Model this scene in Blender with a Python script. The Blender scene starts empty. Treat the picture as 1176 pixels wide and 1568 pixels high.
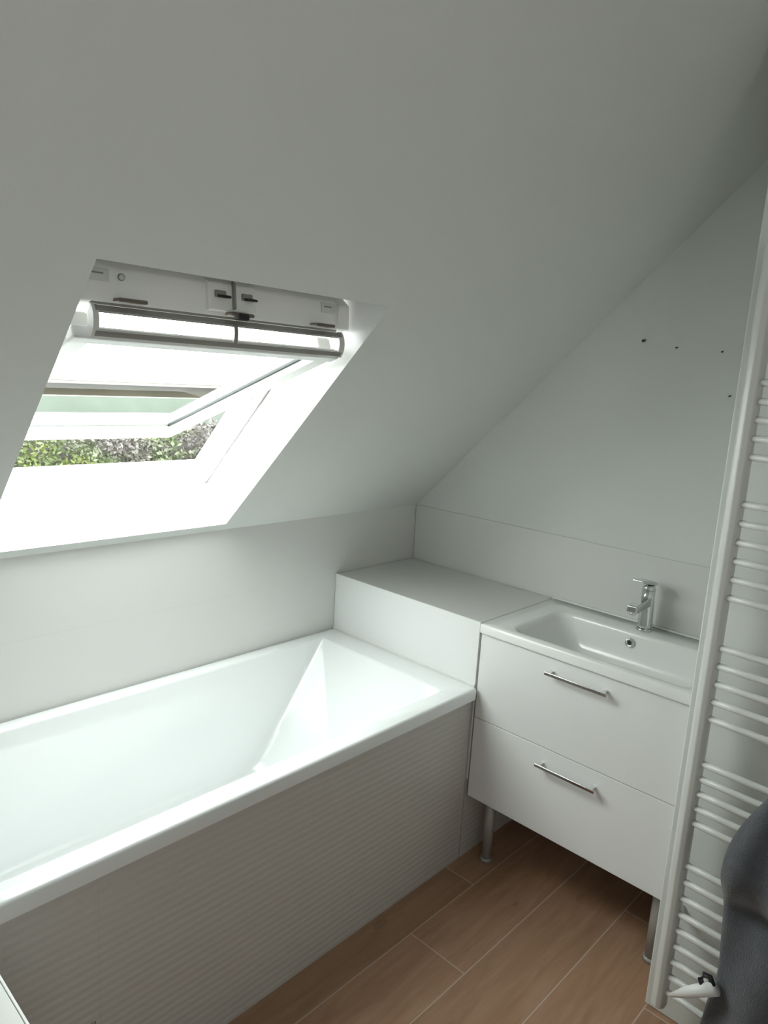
import bpy, bmesh, math, random
from mathutils import Vector, Matrix, noise
random.seed(4)
scene=bpy.context.scene
# ------------------------------------------------------------ materials
def new_mat(name,col,rough=.5,spec=.5,metal=0,bump=0,bscale=50,coat=0,var=0,vscale=3,sheen=0):
    m=bpy.data.materials.new(name);m.use_nodes=True
    nt=m.node_tree;b=nt.nodes['Principled BSDF']
    b.inputs['Base Color'].default_value=(*col,1);b.inputs['Roughness'].default_value=rough
    b.inputs['Metallic'].default_value=metal;b.inputs['Specular IOR Level'].default_value=spec
    b.inputs['Coat Weight'].default_value=coat;b.inputs['Coat Roughness'].default_value=.05
    if sheen:b.inputs['Sheen Weight'].default_value=sheen
    tc=nt.nodes.new('ShaderNodeTexCoord')
    nz=nt.nodes.new('ShaderNodeTexNoise');nz.inputs['Scale'].default_value=vscale;nz.inputs['Detail'].default_value=4
    nt.links.new(tc.outputs['Object'],nz.inputs['Vector'])
    mx=nt.nodes.new('ShaderNodeMix');mx.data_type='RGBA'
    v=max(var,.01)
    mx.inputs['A'].default_value=(*[c*(1-v) for c in col],1);mx.inputs['B'].default_value=(*[min(1,c*(1+v)) for c in col],1)
    nt.links.new(nz.outputs['Fac'],mx.inputs['Factor']);nt.links.new(mx.outputs['Result'],b.inputs['Base Color'])
    if bump:
        n2=nt.nodes.new('ShaderNodeTexNoise');n2.inputs['Scale'].default_value=bscale;n2.inputs['Detail'].default_value=3
        nt.links.new(tc.outputs['Object'],n2.inputs['Vector'])
        bp=nt.nodes.new('ShaderNodeBump');bp.inputs['Strength'].default_value=bump;bp.inputs['Distance'].default_value=.003
        nt.links.new(n2.outputs['Fac'],bp.inputs['Height']);nt.links.new(bp.outputs['Normal'],b.inputs['Normal'])
    return m
paint=new_mat('wall_paint',(.765,.785,.755),.75,.3,bump=.10,bscale=160)
tilew=new_mat('knee_tile',(.75,.75,.725),.35,.5)
white=new_mat('white_lacquer',(.85,.86,.855),.30,.5)
plast=new_mat('window_white',(.80,.81,.80),.4,.5)
casem=new_mat('window_casing_white',(.92,.92,.89),.4,.5)
acryl=new_mat('bath_acrylic',(.87,.89,.89),.07,.5,coat=.5)
ceram=new_mat('ceramic',(.85,.86,.84),.12,.5)
chrome=new_mat('chrome',(.75,.76,.77),.08,.5,metal=1)
steel=new_mat('brushed_steel',(.42,.41,.39),.5,.5,metal=.3)
greyal=new_mat('grey_aluminium',(.30,.29,.27),.4,.5,metal=.2)
brownp=new_mat('brown_gasket',(.16,.13,.11),.5)
black=new_mat('black_rubber',(.015,.015,.017),.5)
dark=new_mat('screw_metal',(.08,.08,.08),.4,metal=.6)
radm=new_mat('radiator_enamel',(.74,.75,.72),.3,.5)
trimm=new_mat('trim_white',(.85,.86,.84),.3)
towm=new_mat('towel_terry',(.09,.095,.108),.95,.1,bump=1,bscale=260,var=.25,vscale=30,sheen=.4)
grassm=new_mat('grass',(.05,.06,.03),.9,var=.4,vscale=2)
brick=new_mat('house_render',(.050,.040,.028),.9,var=.55,vscale=.9)
roofm=new_mat('house_roof_tiles',(.026,.019,.014),.9,var=.6,vscale=1.2)
palew=new_mat('garden_wall_stone',(.075,.090,.075),.9,var=.2,vscale=2)
bark=new_mat('hedge_core',(.030,.030,.024),.9,var=.4,vscale=4)

def nodes(m):return m.node_tree.nodes,m.node_tree.links
# ribbed bath panel tile
ribm=new_mat('ribbed_tile',(.60,.585,.555),.40,.4)
N,L=nodes(ribm)
tc=N.new('ShaderNodeTexCoord');mp=N.new('ShaderNodeMapping');mp.inputs['Scale'].default_value=(1,.3,1)
L.new(tc.outputs['Object'],mp.inputs['Vector'])
wv=N.new('ShaderNodeTexWave');wv.bands_direction='Z';wv.inputs['Scale'].default_value=15;wv.inputs['Distortion'].default_value=1.2;wv.inputs['Detail'].default_value=1;wv.inputs['Detail Scale'].default_value=1.2
L.new(mp.outputs['Vector'],wv.inputs['Vector'])
bp=N.new('ShaderNodeBump');bp.inputs['Strength'].default_value=.22;bp.inputs['Distance'].default_value=.003
L.new(wv.outputs['Fac'],bp.inputs['Height']);L.new(bp.outputs['Normal'],N['Principled BSDF'].inputs['Normal'])

# wood plank tiles
wood=new_mat('wood_plank_tile',(.40,.24,.16),.5,.4)
N,L=nodes(wood);b=N['Principled BSDF']
tc=N.new('ShaderNodeTexCoord')
sep=N.new('ShaderNodeSeparateXYZ');L.new(tc.outputs['Object'],sep.inputs[0])
def M(op,a,bb=None,c=None):
    n=N.new('ShaderNodeMath');n.operation=op
    for i,v in enumerate((a,bb,c)):
        if v is None: continue
        if isinstance(v,(int,float)):n.inputs[i].default_value=v
        else:L.new(v,n.inputs[i])
    return n.outputs[0]
xs=M('DIVIDE',M('ADD',sep.outputs['X'],-.606+.2*10),.2)
row=M('FLOOR',xs);fx=M('FRACT',xs)
ys=M('DIVIDE',M('ADD',M('ADD',sep.outputs['Y'],.837+24),M('MULTIPLY',M('ADD',row,-11),.31)),1.2)
col=M('FLOOR',ys);fy=M('FRACT',ys)
gx=M('MINIMUM',fx,M('SUBTRACT',1,fx));gy=M('MINIMUM',fy,M('SUBTRACT',1,fy))
g=M('MINIMUM',M('MULTIPLY',gx,.2),M('MULTIPLY',gy,1.2))
gm=M('LESS_THAN',g,.0014)
cmb=N.new('ShaderNodeCombineXYZ');L.new(M('MULTIPLY',M('ADD',sep.outputs['X'],M('MULTIPLY',row,3.7)),14),cmb.inputs[0]);L.new(M('MULTIPLY',M('ADD',sep.outputs['Y'],M('MULTIPLY',col,5.1)),1.6),cmb.inputs[1])
nz=N.new('ShaderNodeTexNoise');nz.inputs['Scale'].default_value=2.2;nz.inputs['Detail'].default_value=8;nz.inputs['Roughness'].default_value=.6;nz.inputs['Distortion'].default_value=.8
L.new(cmb.outputs[0],nz.inputs['Vector'])
cr=N.new('ShaderNodeValToRGB');cr.color_ramp.elements[0].position=.3;cr.color_ramp.elements[0].color=(.32,.18,.108,1)
cr.color_ramp.elements[1].position=.7;cr.color_ramp.elements[1].color=(.43,.265,.17,1)
L.new(nz.outputs['Fac'],cr.inputs[0])
# sparse knots
kn=N.new('ShaderNodeTexVoronoi');kn.inputs['Scale'].default_value=1;kn.inputs['Randomness'].default_value=1
c3=N.new('ShaderNodeCombineXYZ');L.new(M('MULTIPLY',sep.outputs['X'],6),c3.inputs[0]);L.new(M('MULTIPLY',sep.outputs['Y'],2.4),c3.inputs[1]);L.new(c3.outputs[0],kn.inputs['Vector'])
kd=M('LESS_THAN',kn.outputs['Distance'],.07)
km=N.new('ShaderNodeMix');km.data_type='RGBA';L.new(M('MULTIPLY',kd,.35),km.inputs['Factor']);L.new(cr.outputs[0],km.inputs['A']);km.inputs['B'].default_value=(.18,.10,.06,1)
wn=N.new('ShaderNodeTexWhiteNoise');c2=N.new('ShaderNodeCombineXYZ');L.new(row,c2.inputs[0]);L.new(col,c2.inputs[1]);L.new(c2.outputs[0],wn.inputs['Vector'])
hs=N.new('ShaderNodeHueSaturation');L.new(km.outputs['Result'],hs.inputs['Color']);L.new(M('ADD',.92,M('MULTIPLY',wn.outputs['Value'],.16)),hs.inputs['Value'])
mx=N.new('ShaderNodeMix');mx.data_type='RGBA';L.new(gm,mx.inputs['Factor']);L.new(hs.outputs[0],mx.inputs['A']);mx.inputs['B'].default_value=(.58,.48,.40,1)
L.new(mx.outputs['Result'],b.inputs['Base Color'])

def add_grout(m,axes,offs,size,w,col):
    N,L=nodes(m);b=N['Principled BSDF']
    tc=N.new('ShaderNodeTexCoord');sp=N.new('ShaderNodeSeparateXYZ');L.new(tc.outputs['Object'],sp.inputs[0])
    outs=[]
    for a,o,s in zip(axes,offs,size):
        def mm(op,x,y):
            n=N.new('ShaderNodeMath');n.operation=op
            for i,v in enumerate((x,y)):
                if isinstance(v,(int,float)):n.inputs[i].default_value=v
                else:L.new(v,n.inputs[i])
            return n.outputs[0]
        f=mm('FRACT',mm('DIVIDE',mm('ADD',sp.outputs[a],o+20*s),s),0)
        outs.append(mm('MULTIPLY',mm('MINIMUM',f,mm('SUBTRACT',1,f)),s))
    gg=mm('LESS_THAN',mm('MINIMUM',outs[0],outs[-1]),w)
    src=b.inputs['Base Color'].links[0].from_socket
    x=N.new('ShaderNodeMix');x.data_type='RGBA';L.new(gg,x.inputs['Factor']);L.new(src,x.inputs['A']);x.inputs['B'].default_value=(*col,1)
    L.new(x.outputs['Result'],b.inputs['Base Color'])
add_grout(tilew,['Z'],[-.86],[.2346],.0007,(.69,.69,.67))
add_grout(ribm,['Y','Z'],[1.73,0],[1.2,.6],.0006,(.54,.52,.49))

glass=bpy.data.materials.new('window_glass');glass.use_nodes=True
N,L=nodes(glass);N.remove(N['Principled BSDF'])
tr=N.new('ShaderNodeBsdfTransparent');tr.inputs[0].default_value=(.88,.95,.92,1)
gl=N.new('ShaderNodeBsdfGlossy');gl.inputs['Roughness'].default_value=.02
lw=N.new('ShaderNodeLayerWeight');lw.inputs['Blend'].default_value=.5
pw=M('MULTIPLY_ADD',M('POWER',lw.outputs['Facing'],5.0),.2,.035)
mx=N.new('ShaderNodeMixShader');L.new(pw,mx.inputs[0]);L.new(tr.outputs[0],mx.inputs[1]);L.new(gl.outputs[0],mx.inputs[2])
L.new(mx.outputs[0],N['Material Output'].inputs['Surface'])

leaf=bpy.data.materials.new('leaves');leaf.use_nodes=True
N,L=nodes(leaf);b=N['Principled BSDF'];b.inputs['Roughness'].default_value=.6
tc=N.new('ShaderNodeTexCoord');nz=N.new('ShaderNodeTexNoise');nz.inputs['Scale'].default_value=.8;nz.inputs['Detail'].default_value=3
L.new(tc.outputs['Object'],nz.inputs['Vector'])
cr=N.new('ShaderNodeValToRGB');e=cr.color_ramp.elements
e[0].position=.40;e[0].color=(.06,.057,.05,1);e[1].position=.62;e[1].color=(.13,.16,.03,1)
x=cr.color_ramp.elements.new(.5);x.color=(.047,.07,.022,1)
L.new(nz.outputs['Fac'],cr.inputs[0]);L.new(cr.outputs[0],b.inputs['Base Color'])

# ------------------------------------------------------------ mesh helpers
def link(o,parent=None):
    scene.collection.objects.link(o)
    if parent:o.parent=parent
    return o
def mesh(name,vs,fs,mat,parent=None,smooth=False,bevel=0,seg=2):
    me=bpy.data.meshes.new(name);me.from_pydata([tuple(v) for v in vs],[],fs);me.validate()
    bm=bmesh.new();bm.from_mesh(me)
    bmesh.ops.recalc_face_normals(bm,faces=bm.faces);bm.to_mesh(me);bm.free()
    for p in me.polygons:p.use_smooth=smooth or bevel>0
    o=bpy.data.objects.new(name,me);me.materials.append(mat);link(o,parent)
    if bevel:
        b=o.modifiers.new('bevel','BEVEL');b.width=bevel;b.segments=seg;b.limit_method='ANGLE';b.angle_limit=.6;b.harden_normals=True
    return o
def prism(name,poly,fn,a,b,mat,parent=None,bevel=0,smooth=False,seg=2):
    n=len(poly);vs=[fn(p,a) for p in poly]+[fn(p,b) for p in poly]
    fs=[list(range(n)),list(range(2*n-1,n-1,-1))]+[[i,(i+1)%n,(i+1)%n+n,i+n] for i in range(n)]
    return mesh(name,vs,fs,mat,parent,smooth,bevel,seg)
def box(name,x0,x1,y0,y1,z0,z1,mat,parent=None,bevel=0,tf=None,seg=2):
    tf=tf or (lambda a,b,c:(a,b,c))
    return prism(name,[(x0,z0),(x1,z0),(x1,z1),(x0,z1)],lambda p,y:tf(p[0],y,p[1]),y0,y1,mat,parent,bevel,seg=seg)
def empty(name,loc=(0,0,0)):
    o=bpy.data.objects.new(name,None);link(o);o.empty_display_size=.1;return o
def tube(name,pts,r,mat,parent=None,n=16,caps=True):
    pts=[Vector(p) for p in pts];rs=r if isinstance(r,(list,tuple)) else [r]*len(pts)
    vs=[];fs=[]
    for i,p in enumerate(pts):
        d=(pts[min(i+1,len(pts)-1)]-pts[max(i-1,0)]).normalized()
        up=Vector((0,0,1)) if abs(d.z)<.9 else Vector((1,0,0))
        a=d.cross(up).normalized();b=d.cross(a)
        for k in range(n):
            t=2*math.pi*k/n;vs.append(p+(a*math.cos(t)+b*math.sin(t))*rs[i])
    for i in range(len(pts)-1):
        for k in range(n):fs.append([i*n+k,i*n+(k+1)%n,(i+1)*n+(k+1)%n,(i+1)*n+k])
    if caps:fs+=[list(range(n)),[len(pts)*n-1-k for k in range(n)]]
    o=mesh(name,vs,fs,mat,parent,True)
    return o

# ------------------------------------------------------------ dimensions
H=1.0946;S=.86;R=.64;W=.697;D=.454;XR=1.40;YP=-.55
th=.7792;c,sn=math.cos(th),math.sin(th)
Y0,Y1=-1.723,-.984
CEIL=2.55;XC=(CEIL-H)/math.tan(th);XM=2.9;YM=-3.2
def Wn(s,y,n):return (.025+s*c-n*sn,y,H+.025*math.tan(th)+s*sn+n*c)
# ------------------------------------------------------------ room shell
box('floor',0,XM,YM,0,-.1,0,wood)
box('wall_knee',-.1,0,YM,.1,0,H,tilew)
prism('wall_gable',[(0,0),(XM,0),(XM,CEIL),(XC,CEIL),(0,H)],lambda p,y:(p[0],y,p[1]),0,.1,paint)
prism('wall_partition',[(XR,0),(XM,0),(XM,CEIL),(XC,CEIL),(XR,H+XR*math.tan(th))],lambda p,y:(p[0],y,p[1]),YP,-.001,paint,bevel=.004)
prism('wall_back',[(0,0),(XM,0),(XM,CEIL),(XC,CEIL),(0,H)],lambda p,y:(p[0],y,p[1]),YM-.1,YM,paint)
box('wall_right',XM,XM+.1,YM-.1,.1,0,CEIL,paint)
box('ceiling',XC,XM,YM,0,CEIL,CEIL+.1,paint)
# sloping wall with window opening
s0=-.025/c;s1=(XC-.025)/c;ST=.959;SF=.872;NF=.165
vs=[];fs=[]
def q(*p):
    i=len(vs);vs.extend(p);fs.append(list(range(i,i+len(p))))
q(Wn(s0,YM,0),Wn(s0,Y0,0),Wn(s1,Y0,0),Wn(s1,YM,0))
q(Wn(s0,Y1,0),Wn(s0,0,0),Wn(s1,0,0),Wn(s1,Y1,0))
q(Wn(s0,Y0,0),Wn(s0,Y1,0),Wn(0,Y1,0),Wn(0,Y0,0))
q(Wn(ST,Y0,0),Wn(ST,Y1,0),Wn(s1,Y1,0),Wn(s1,Y0,0))
mesh('wall_slope',vs,fs,paint)
vs=[];fs=[];a0,a1,b0,b1=-.10,.97,Y0-.07,Y1+.07
n=.2
q(Wn(s0-.2,YM-.1,n),Wn(s0-.2,b0,n),Wn(s1,b0,n),Wn(s1,YM-.1,n))
q(Wn(s0-.2,b1,n),Wn(s0-.2,.1,n),Wn(s1,.1,n),Wn(s1,b1,n))
q(Wn(s0-.2,b0,n),Wn(s0-.2,b1,n),Wn(a0,b1,n),Wn(a0,b0,n))
q(Wn(a1,b0,n),Wn(a1,b1,n),Wn(s1,b1,n),Wn(s1,b0,n))
mesh('roof_tiles_outer',vs,fs,greyal)

# ------------------------------------------------------------ window
win=empty('window_1')
vs=[];fs=[]
for y in (Y0,Y1):q(Wn(0,y,0),Wn(ST,y,0),Wn(SF,y,NF),Wn(0,y,NF))
q(Wn(0,Y0,0),Wn(0,Y1,0),Wn(0,Y1,NF),Wn(0,Y0,NF))
q(Wn(ST,Y0,0),Wn(ST,Y1,0),Wn(SF,Y1,NF),Wn(SF,Y0,NF))
mesh('lining',vs,fs,plast,win)
tf=lambda s,y,n:Wn(s,y,n)
def wb(name,sa,sb,ya,yb,na,nb,mat,bev=.003):return box(name,sa,sb,ya,yb,na,nb,mat,win,bev,tf)
wb('gasket_bottom',-.03,-.003,Y0-.02,Y1+.02,NF-.002,NF+.008,greyal,0)
wb('gasket_right',-.03,SF,Y1+.003,Y1+.03,NF-.002,NF+.008,greyal,0)
wb('gasket_left',-.03,SF,Y0-.03,Y0-.003,NF-.002,NF+.008,greyal,0)
wb('frame_bottom',-.085,-.001,Y0-.06,Y1+.06,NF+.007,.27,plast)
wb('frame_top',SF-.01,SF+.08,Y0-.06,Y1+.06,.15,.27,plast)
wb('frame_right',-.085,SF+.08,Y1-.001,Y1+.065,NF+.007,.27,plast)
wb('frame_left',-.085,SF+.08,Y0-.065,Y0+.001,NF+.007,.27,plast)
ym=(Y0+Y1)/2
def xz(name,poly,ya,yb,mat,bev=.003):return prism(name,poly,lambda p,y:(p[0],y,p[1]),ya,yb,mat,win,bev)
xz('casing',[(.49,1.85),(.535,1.835),(.563,1.800),(.567,1.732),(.49,1.728)],Y0+.003,Y1-.018,casem,.004)
xz('casing_end_cap',[(.52,1.83),(.545,1.82),(.575,1.795),(.578,1.735),(.52,1.735)],Y1-.05,Y1-.012,casem,.004)
xz('lock_plate',[(.555,1.812),(.574,1.803),(.580,1.745),(.560,1.74)],ym-.062,ym+.062,casem,.004)
for k,yy in enumerate((ym-.034,ym+.036)):
    xz('lock_recess_%d'%k,[(.574,1.787),(.581,1.787),(.583,1.772),(.575,1.772)],yy-.014,yy+.014,greyal,.002)
    xz('lock_lever_%d'%k,[(.578,1.779),(.596,1.776),(.596,1.771),(.578,1.772)],yy-.010,yy+.018,black,.002)
xz('lock_centre',[(.572,1.812),(.582,1.806),(.588,1.752),(.575,1.748)],ym-.003,ym+.003,greyal,.001)
for k,(ya_,yb_) in enumerate(((Y0+.03,Y0+.09),(Y1-.10,Y1-.055))):
    xz('label_plate_%d'%k,[(.560,1.797),(.5655,1.797),(.5675,1.773),(.562,1.773)],ya_,yb_,radm,.001)
    xz('label_line_%d'%k,[(.562,1.789),(.5672,1.789),(.5675,1.786),(.562,1.786)],ya_+.008,yb_-.012,greyal,0)
tube('screw_cover',[(.560,Y0+.115,1.785),(.5675,Y0+.115,1.785)],.007,greyal,win,16)
tube('screw_cover_face',[(.5670,Y0+.115,1.785),(.5685,Y0+.115,1.785)],.0055,radm,win,16)
# tilted sash (centre pivot, bottom pushed outwards)
A=Vector((-.29,0,1.37));Bt=Vector((.555,0,1.668));dv=(Bt-A);SL=dv.length;dv.normalize();nv=Vector((-dv.z,0,dv.x))
def St(u,y,n):
    p=A+dv*u+nv*n;return (p.x,y,p.z)
ya,yb=Y0+.022,Y1-.022
def sb(name,ua,ub,y0,y1,n0,n1,mat,bev=.004):return box(name,ua,ub,y0,y1,n0,n1,mat,win,bev,St)
sb('sash_bottom_rail',0,.095,ya,yb,0,.065,radm,.008)
sb('sash_top_rail',SL-.035,SL,ya,yb,-.005,.022,plast,.005)
sb('sash_stile_right',.0,SL-.02,yb-.05,yb,-.001,.060,radm,.008)
sb('sash_stile_left',.0,SL-.02,ya,ya+.05,-.001,.060,radm,.008)
sb('sash_gasket_right',.095,SL-.04,yb-.058,yb-.05,.018,.026,black,0)
sb('sash_gasket_bottom',.095,.101,ya+.05,yb-.05,.022,.026,greyal,0)
mesh('sash_glass',[St(.09,ya+.045,.02),St(.09,yb-.045,.02),St(SL-.03,yb-.045,.02),St(SL-.03,ya+.045,.02)],[[0,1,2,3]],glass,win)
tube('pivot_right',[St(.47,yb-.002,.03),St(.47,Y1+.001,.03)],.02,greyal,win)
# ventilation flap / control bar
y0b,y1b=Y0+.052,Y1-.045
def arc(t,off):
    a=math.radians(-42+84*t);r=.052+off
    return (.553+r*math.cos(a)*.75,1.697+r*math.sin(a)*.85)
def strip(name,t0,t1,y0,y1,mat,th_=.007):
    ts=[t0+(t1-t0)*i/6 for i in range(7)]
    poly=[arc(t,0) for t in ts]+[arc(t,-th_) for t in reversed(ts)]
    return prism(name,poly,lambda p,y:(p[0],y,p[1]),y0,y1,mat,win)
strip('bar_upper',.80,1.0,y0b,y1b,greyal,.010)
strip('bar_lower',0.0,.19,y0b,y1b,greyal,.012)
strip('bar_cap_left',-.05,1.05,y0b-.006,y0b+.006,radm,.03)
strip('bar_cap_right',-.05,1.05,y1b-.012,y1b+.006,radm,.02)
strip('bar_middle',0,1,ym-.004,ym+.006,greyal,.010)
box('bar_back_plate',.557,.566,y0b,y1b,1.728,1.736,greyal,win,.002)
for k,yy in enumerate((y0b+.07,ym+.01,y1b-.07)):
    box('flap_clip_%d'%k,.575,.605,yy-.03,yy+.03,1.735,1.743,brownp,win,.003)
box('flap_clip_knob',.588,.608,ym-.005,ym+.025,1.727,1.742,black,win,.004)

# ------------------------------------------------------------ bathtub
tub=empty('bathtub')
ytE=-D-.008;ytL=-2.254
def rr(x0,x1,y0,y1,r,n=6,z=0):
    o=[]
    for cx,cy,a in ((x1-r,y1-r,0),(x0+r,y1-r,90),(x0+r,y0+r,180),(x1-r,y0+r,270)):
        for i in range(n+1):
            t=math.radians(a+90*i/n);o.append((cx+r*math.cos(t),cy+r*math.sin(t),z))
    return o
XO=W+.012
rings=[]
def ring(x0,x1,y0,y1,r,z):rings.append(rr(x0,x1,y0,y1,r,6,z))
ring(.012,XO-.012,ytL+.01,ytE-.01,.004,R-.040)
ring(.004,XO,ytL,ytE,.008,R-.040)
ring(.004,XO,ytL,ytE,.008,R-.008)
ring(.007,XO-.003,ytL+.003,ytE-.003,.008,R-.002)
ring(.012,XO-.008,ytL+.008,ytE-.008,.008,R)
ring(.052,XO-.058,ytL+.09,ytE-.098,.012,R)
ring(.056,XO-.062,ytL+.094,ytE-.102,.014,R-.002)
ring(.059,XO-.066,ytL+.098,ytE-.106,.016,R-.008)
ring(.085,XO-.085,ytL+.14,-.865,.03,.26)
ring(.095,XO-.095,ytL+.155,-.895,.04,.235)
ring(.125,XO-.125,ytL+.19,-.94,.05,.222)
def loft(name,mat,par,ang):
    vs=[p for r_ in rings for p in r_];n=len(rings[0]);fs=[]
    for i in range(len(rings)-1):
        for k in range(n):fs.append([i*n+k,i*n+(k+1)%n,(i+1)*n+(k+1)%n,(i+1)*n+k])
    fs.append([(len(rings)-1)*n+k for k in range(n)])
    o=mesh(name,vs,fs,mat,par,True)
    o.modifiers.new('es','EDGE_SPLIT').split_angle=math.radians(ang)
loft('shell',acryl,tub,50)
tube('drain',[(.36,-1.3,.2225),(.36,-1.3,.228)],.035,chrome,tub,24)
box('bath_panel_tiles',.66,.690,-2.30,-D-.006,0,R-.042,ribm)
ap=empty('access_hatch')
for nm,a_,b_,c_,d_ in (('edge_top',-2.04,-1.74,.247,.249),('edge_side',-1.742,-1.74,.01,.247),('edge_side_far',-2.04,-2.038,.01,.247)):
    box(nm,.6903,.6912,a_,b_,c_,d_,greyal,ap)
# ------------------------------------------------------------ tiled box shelf
shelf=empty('tiled_shelf')
box('shelf_body',.002,.688,-D,-.011,0,.30,tilew,shelf)
box('shelf_side_tiles',.688,.690,-D,-.011,0,.30,ribm,shelf)
box('shelf_upper',.002,W-.002,-D,-.011,.30,S,tilew,shelf,.003)
box('shelf_front_face',.002,W-.003,-D-.003,-D+.001,R+.002,S-.004,white,shelf,0)
box('edge_profile',.002,W-.002,-D-.0045,-D+.001,S-.006,S+.001,trimm,shelf)
box('silicone_joint',.003,W-.003,-D-.007,-D-.003,R-.004,R+.005,trimm,shelf)
box('backsplash_tiles',.002,XR-.002,-.005,-.0005,0,H,tilew,None,.001)
# ------------------------------------------------------------ vanity with washbasin
van=empty('washbasin_vanity')
vx0,vx1=W+.004,XR-.003
box('side_left',vx0,vx0+.016,-D+.018,-.012,.247,.828,white,van)
box('side_right',vx1-.016,vx1,-D+.018,-.012,.247,.828,white,van)
box('bottom',vx0+.016,vx1-.016,-D+.018,-.012,.247,.263,white,van)
box('back',vx0+.016,vx1-.016,-.03,-.012,.263,.70,white,van)
box('drawer_front_upper',vx0,vx1,-D,-D+.017,.533,.826,white,van,.0015)
box('drawer_front_lower',vx0,vx1,-D,-D+.017,.245,.531,white,van,.0015)
for k,z in enumerate((.782,.482)):
    box('handle_bar_%d'%k,.955,1.155,-D-.030,-D-.024,z-.005,z+.005,chrome,van,.0015)
    for j,x in enumerate((.963,1.137)):
        box('handle_post_%d_%d'%(k,j),x,x+.010,-D-.026,-D,z-.005,z+.005,chrome,van,.001)
for k,(x,y) in enumerate(((vx0+.06,-D+.06),(vx1-.05,-D+.06),(vx0+.06,-.08),(vx1-.05,-.08))):
    tube('leg_%d'%k,[(x,y,.012),(x,y,.248)],.017,steel,van,18)
    tube('foot_%d'%k,[(x,y,0),(x,y,.014)],.021,steel,van,18)
x0,x1,y0,y1=W+.002,XR-.002,-D-.010,-.006
rings=[]
ring(x0,x1,y0,y1,.003,S-.030);ring(x0,x1,y0,y1,.003,S-.003);ring(x0+.003,x1-.003,y0+.003,y1-.003,.003,S)
bx0,bx1,by0,by1=.782,1.372,-.432,-.112
prof=[(0,0),(.003,.001),(.007,.005),(.011,.012),(.016,.03),(.022,.06),(.032,.09),(.048,.112),(.07,.126),(.10,.132)]
for i,(o_,d_) in enumerate(prof):
    ring(bx0+o_*1.6,bx1-o_*.8,by0+o_*.7,by1-o_*.8,.05+o_*.15,S-d_)
loft('basin_top',ceram,van,60)
box('rear_ledge',x0,x1,-.018,-.006,S,S+.006,ceram,van,.002)
def ringmesh(name,cn,ax,ro,ri,mat,par):
    cn=Vector(cn);ax=Vector(ax).normalized();a=ax.cross(Vector((1,0,0))).normalized();b=ax.cross(a)
    vs=[];fs=[];m=24
    for rad,h in ((ro,0),(ro,.003),(ri,.003),(ri,-.004)):
        for k in range(m):
            t=2*math.pi*k/m;vs.append(cn+ax*h+(a*math.cos(t)+b*math.sin(t))*rad)
    for i in range(3):
        for k in range(m):fs.append([i*m+k,i*m+(k+1)%m,(i+1)*m+(k+1)%m,(i+1)*m+k])
    mesh(name,vs,fs,mat,par,True)
    vs=[cn+ax*.0012+(a*math.cos(2*math.pi*k/m)+b*math.sin(2*math.pi*k/m))*ri for k in range(m)]
    mesh(name+'_hole',vs,[list(range(m))],black,par)
ringmesh('overflow',(1.055,-.1295,.825),(0,-1,.2),.015,.008,chrome,van)
tube('basin_drain',[(1.08,-.27,S-.132),(1.08,-.27,S-.128)],.03,chrome,van,24)
# faucet
fa=empty('basin_faucet');fx,fy=1.07,-.065
tube('base',[(fx,fy,S+.001),(fx,fy,S+.006)],.027,chrome,fa,28)
tube('body',[(fx,fy,S+.005),(fx,fy,S+.02),(fx,fy-.004,S+.11),(fx,fy-.004,S+.138)],[.024,.0235,.0205,.021],chrome,fa,28)
prism('spout',[(-.0,.085),(-.0,.118),(-.118,.104),(-.122,.082),(-.10,.080)],lambda p,x:(x,fy+p[0],S+p[1]),fx-.017,fx+.017,chrome,fa,.004)
tube('aerator',[(fx,fy-.108,S+.083),(fx,fy-.108,S+.074)],.010,chrome,fa,16)
tube('cartridge_cap',[(fx,fy-.004,S+.138),(fx,fy-.004,S+.152)],[.0215,.019],chrome,fa,28)
prism('lever',[(.022,.150),(.022,.160),(-.03,.176),(-.098,.186),(-.100,.179),(-.03,.160)],lambda p,x:(x,fy+p[0],S+p[1]),fx-.018,fx+.018,chrome,fa,.003)

# ------------------------------------------------------------ towel radiator
rad=empty('towel_radiator')
xl,xr2=1.438,1.95;yr=-.625
def dpost(name,x):
    poly=[(-.018,.016),(.018,.016),(.018,-.004),(.012,-.014),(0,-.018),(-.012,-.014),(-.018,-.004)]
    return prism(name,poly,lambda p,z:(x+p[0],yr+p[1],z),.09,1.94,radm,rad,.003)
dpost('post_left',xl+.018);dpost('post_right',xr2)
for gi,(za,zb,k) in enumerate(((1.90,1.80,4),(1.66,1.50,5),(1.395,1.18,6),(1.06,.885,5),(.77,.615,5),(.50,.14,9))):
    for i in range(k):
        z=za+(zb-za)*i/(k-1)
        tube('bar_%d_%d'%(gi,i),[(xl+.02,yr-.000,z),(xl+.10,yr-.005,z),((xl+xr2)/2,yr-.010,z),(xr2-.08,yr-.005,z),(xr2-.002,yr-.000,z)],.0082,radm,rad,12)
for k,(x,z) in enumerate(((xl+.02,1.72),(xr2-.02,1.72),(xl+.02,.33),(xr2-.02,.33))):
    tube('bracket_%d'%k,[(x,yr,z),(x,YP-.0003,z)],.009,radm,rad,12)
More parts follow.
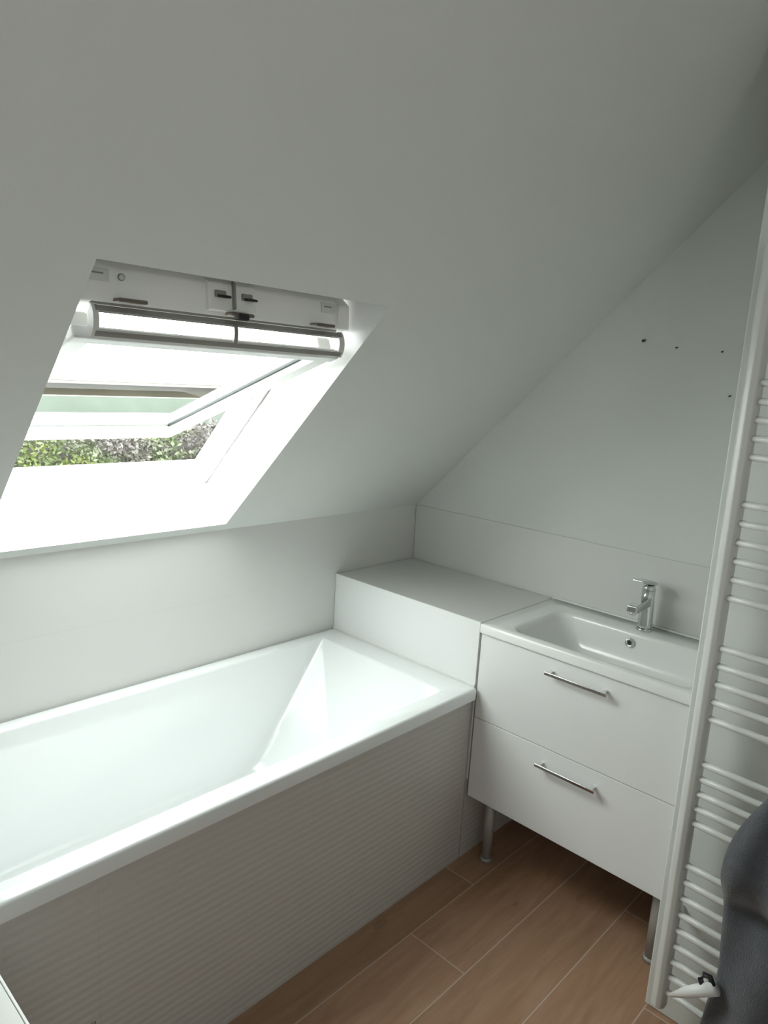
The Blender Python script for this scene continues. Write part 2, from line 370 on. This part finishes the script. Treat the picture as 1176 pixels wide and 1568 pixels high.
# ------------------------------------------------------------ towel / robe
def robe():
    vs=[];fs=[];nu,nv=60,70
    def left(z):
        if z>.63:
            t=(z-.63)/.29;return 1.587+.11*t**1.6
        return 1.587+.016*math.sin((.63-z)*9)+.015*(.63-z)/.6
    for j in range(nv+1):
        z=.92-.90*j/nv
        xl_=left(z);xr_=2.02-.03*math.sin(z*7)
        roll=.028*math.exp(-((z-.66)/.07)**2)-.03*math.exp(-((z-.565)/.03)**2)
        topf=min(1,max(0,(.92-z)/.08))**.5
        for i in range(nu):
            a=2*math.pi*i/nu
            ex=math.copysign(abs(math.cos(a))**.6,math.cos(a));ey=math.copysign(abs(math.sin(a))**.8,math.sin(a))
            dep=(.055+roll)*topf+.004
            x=(xl_+xr_)/2+ex*(xr_-xl_)/2
            fold=.014*math.sin(x*46+math.sin(z*5)*2)+.018*noise.noise(Vector((x*7,z*5,1.3)))
            y=-.76+ey*(dep)+(fold if ey<0 else 0)*topf
            vs.append((x+.008*noise.noise(Vector((z*9,a,2))),min(y,-.662),z))
    for j in range(nv):
        for i in range(nu):fs.append([j*nu+i,j*nu+(i+1)%nu,(j+1)*nu+(i+1)%nu,(j+1)*nu+i])
    fs+=[list(range(nu)),[nv*nu+k for k in range(nu)]]
    return mesh('bath_towel',vs,fs,towm,None,True)
robe()
hg=empty('clothes_hanger')
tube('arm',[(1.532,-.80,.290),(1.565,-.80,.322),(1.62,-.80,.372)],[.004,.012,.016],plast,hg,14)
tube('hook',[(1.597,-.80,.352),(1.588,-.80,.372),(1.594,-.80,.388),(1.606,-.80,.390),(1.614,-.80,.375)],.006,black,hg,12)
# ------------------------------------------------------------ low cabinet at the foot of the bath
cab=empty('storage_cabinet')
box('cabinet_body',.73,1.12,-2.45,-1.985,0,.622,white,cab,.003)
box('cabinet_top',.725,1.125,-2.455,-1.978,.622,.64,radm,cab,.002)
box('cabinet_top_edge',.725,1.125,-1.9785,-1.974,.624,.6415,trimm,cab,.001)
for k,z in enumerate((.03,.33)):
    box('door_%d'%k,1.12,1.135,-2.44,-1.995,z,z+.285,white,cab,.002)
    box('pull_%d'%k,1.135,1.15,-2.27,-2.17,z+.23,z+.24,chrome,cab,.001)
# ------------------------------------------------------------ wall screws
sc=empty('wall_screws')
for k,(x,z,r_) in enumerate(((.92,1.79,.0045),(1.03,1.77,.0022),(1.17,1.76,.0022),(1.21,1.63,.0024))):
    tube('screw_%d'%k,[(x,-.0005,z),(x,-.012,z-.002)],r_,dark,sc,10)
# ------------------------------------------------------------ invented window holding a fill light (right wall, out of view)
w2=empty('fill_window')
wy0,wy1,wz0,wz1=-2.9,-1.8,1.1,2.2
for nm,a,b_,c_,d in (('left',wy0,wy0+.06,wz0,wz1),('right',wy1-.06,wy1,wz0,wz1),('bottom',wy0,wy1,wz0,wz0+.06),('top',wy0,wy1,wz1-.06,wz1),('mullion',(wy0+wy1)/2-.03,(wy0+wy1)/2+.03,wz0,wz1)):
    box('frame_'+nm,XM-.05,XM-.001,a,b_,c_,d,plast,w2,.004)
box('fill_pane',XM-.012,XM-.006,wy0+.03,wy1-.03,wz0+.03,wz1-.03,palew,w2)
ld=bpy.data.lights.new('fill_light','AREA');ld.shape='RECTANGLE';ld.size=.9;ld.size_y=.95;ld.energy=5;ld.color=(1,1,.985)  # added area light, brightens slope and gable
lo=bpy.data.objects.new('fill_light',ld);link(lo,w2);lo.location=(XM-.06,(wy0+wy1)/2,(wz0+wz1)/2);lo.rotation_euler=(math.radians(90),0,math.radians(90))
# ------------------------------------------------------------ outside
box('garden_ground',-40,-.3,-20,40,-2.9,-2.8,grassm)
def hedge(name,x,y0,y1,z0,z1,dep,cnt):
    vs=[];fs=[]
    nx,nz_=60,16
    for j in range(nz_+1):
        for i in range(nx+1):
            y=y0+(y1-y0)*i/nx;z=z0+(z1-z0)*j/nz_
            vs.append((x-dep/2+.5*noise.noise(Vector((y*.9,z*.9,3)))-(.4*(j/nz_)**4),y,z+.2*noise.noise(Vector((y*.6,0,7)))*(j/nz_)))
    for j in range(nz_):
        for i in range(nx):
            k=j*(nx+1)+i;fs.append([k,k+1,k+nx+2,k+nx+1])
    h=empty(name)
    mesh('branches',vs,fs,bark,h,True)
    vs=[];fs=[]
    for _ in range(cnt):
        y=random.uniform(y0,y1);t=random.random()**.6;z=z0+(z1-z0)*t+.2*noise.noise(Vector((y*.6,0,7)))*t+random.uniform(0,.12)
        xx=x-dep/2+.5*noise.noise(Vector((y*.9,z*.9,3)))+random.uniform(-.1,.3)
        p=Vector((xx,y,z));a=Vector([random.gauss(0,1) for _ in range(3)]).normalized();b_=a.cross(Vector([random.gauss(0,1) for _ in range(3)])).normalized()
        l=random.uniform(.025,.055);i=len(vs);vs+=[p-a*l,p+b_*l*.5,p+a*l,p-b_*l*.5];fs.append([i,i+1,i+2,i+3])
    mesh('leaf_mass',vs,fs,leaf,h)
hedge('garden_hedge',-7.5,-1,13,-2.8,.58,1.2,45000)
box('garden_wall',-10.3,-10,-1,22,-2.8,1.0,palew)
hs_=empty('neighbour_house')
box('house_wall',-16,-12,2,24,-2.8,1.2,brick,hs_)
prism('house_roof',[(-16.2,1.15),(-11.7,1.15),(-14,1.45)],lambda p,y:(p[0],y,p[1]),1.5,24.5,roofm,hs_)

# ------------------------------------------------------------ world & portal
w=bpy.data.worlds.new('sky');scene.world=w;w.use_nodes=True
N,L=w.node_tree.nodes,w.node_tree.links
bg=N['Background'];bg.inputs['Strength'].default_value=12
tc=N.new('ShaderNodeTexCoord');sp_=N.new('ShaderNodeSeparateXYZ');L.new(tc.outputs['Generated'],sp_.inputs[0])
cr=N.new('ShaderNodeValToRGB');cr.color_ramp.elements[0].color=(.88,.91,.92,1);cr.color_ramp.elements[1].color=(1,1.0,.995,1);cr.color_ramp.elements[1].position=.5
L.new(sp_.outputs['Z'],cr.inputs[0]);L.new(cr.outputs[0],bg.inputs['Color'])
pl=bpy.data.lights.new('portal','AREA');pl.shape='RECTANGLE';pl.size=1.0;pl.size_y=.80
po=bpy.data.objects.new('window_portal',pl);link(po)
po.location=Wn(.43,ym,.20)
zax=Vector((-sn,0,c));xax=Vector((c,0,sn));yax=zax.cross(xax)
po.rotation_euler=Matrix((xax,yax,zax)).transposed().to_euler()
pl.cycles.is_portal=True
# ------------------------------------------------------------ camera
yw,p,r=.7509,.1870,.0611
f=Vector((-math.sin(yw)*math.cos(p),math.cos(yw)*math.cos(p),-math.sin(p)))
r0=Vector((math.cos(yw),math.sin(yw),0));u0=r0.cross(f)
Rv=math.cos(r)*r0+math.sin(r)*u0;Uv=-math.sin(r)*r0+math.cos(r)*u0
cd=bpy.data.cameras.new('camera');co=bpy.data.objects.new('camera',cd);link(co)
m=Matrix((Rv,Uv,-f)).transposed().to_4x4();m.translation=Vector((1.9609,-2.3048,1.6241));co.matrix_world=m
cd.sensor_fit='VERTICAL';cd.sensor_height=36;cd.lens=1093.68/1568*36;cd.clip_start=.02
scene.camera=co
scene.view_settings.view_transform='Standard'
scene.view_settings.exposure=.26
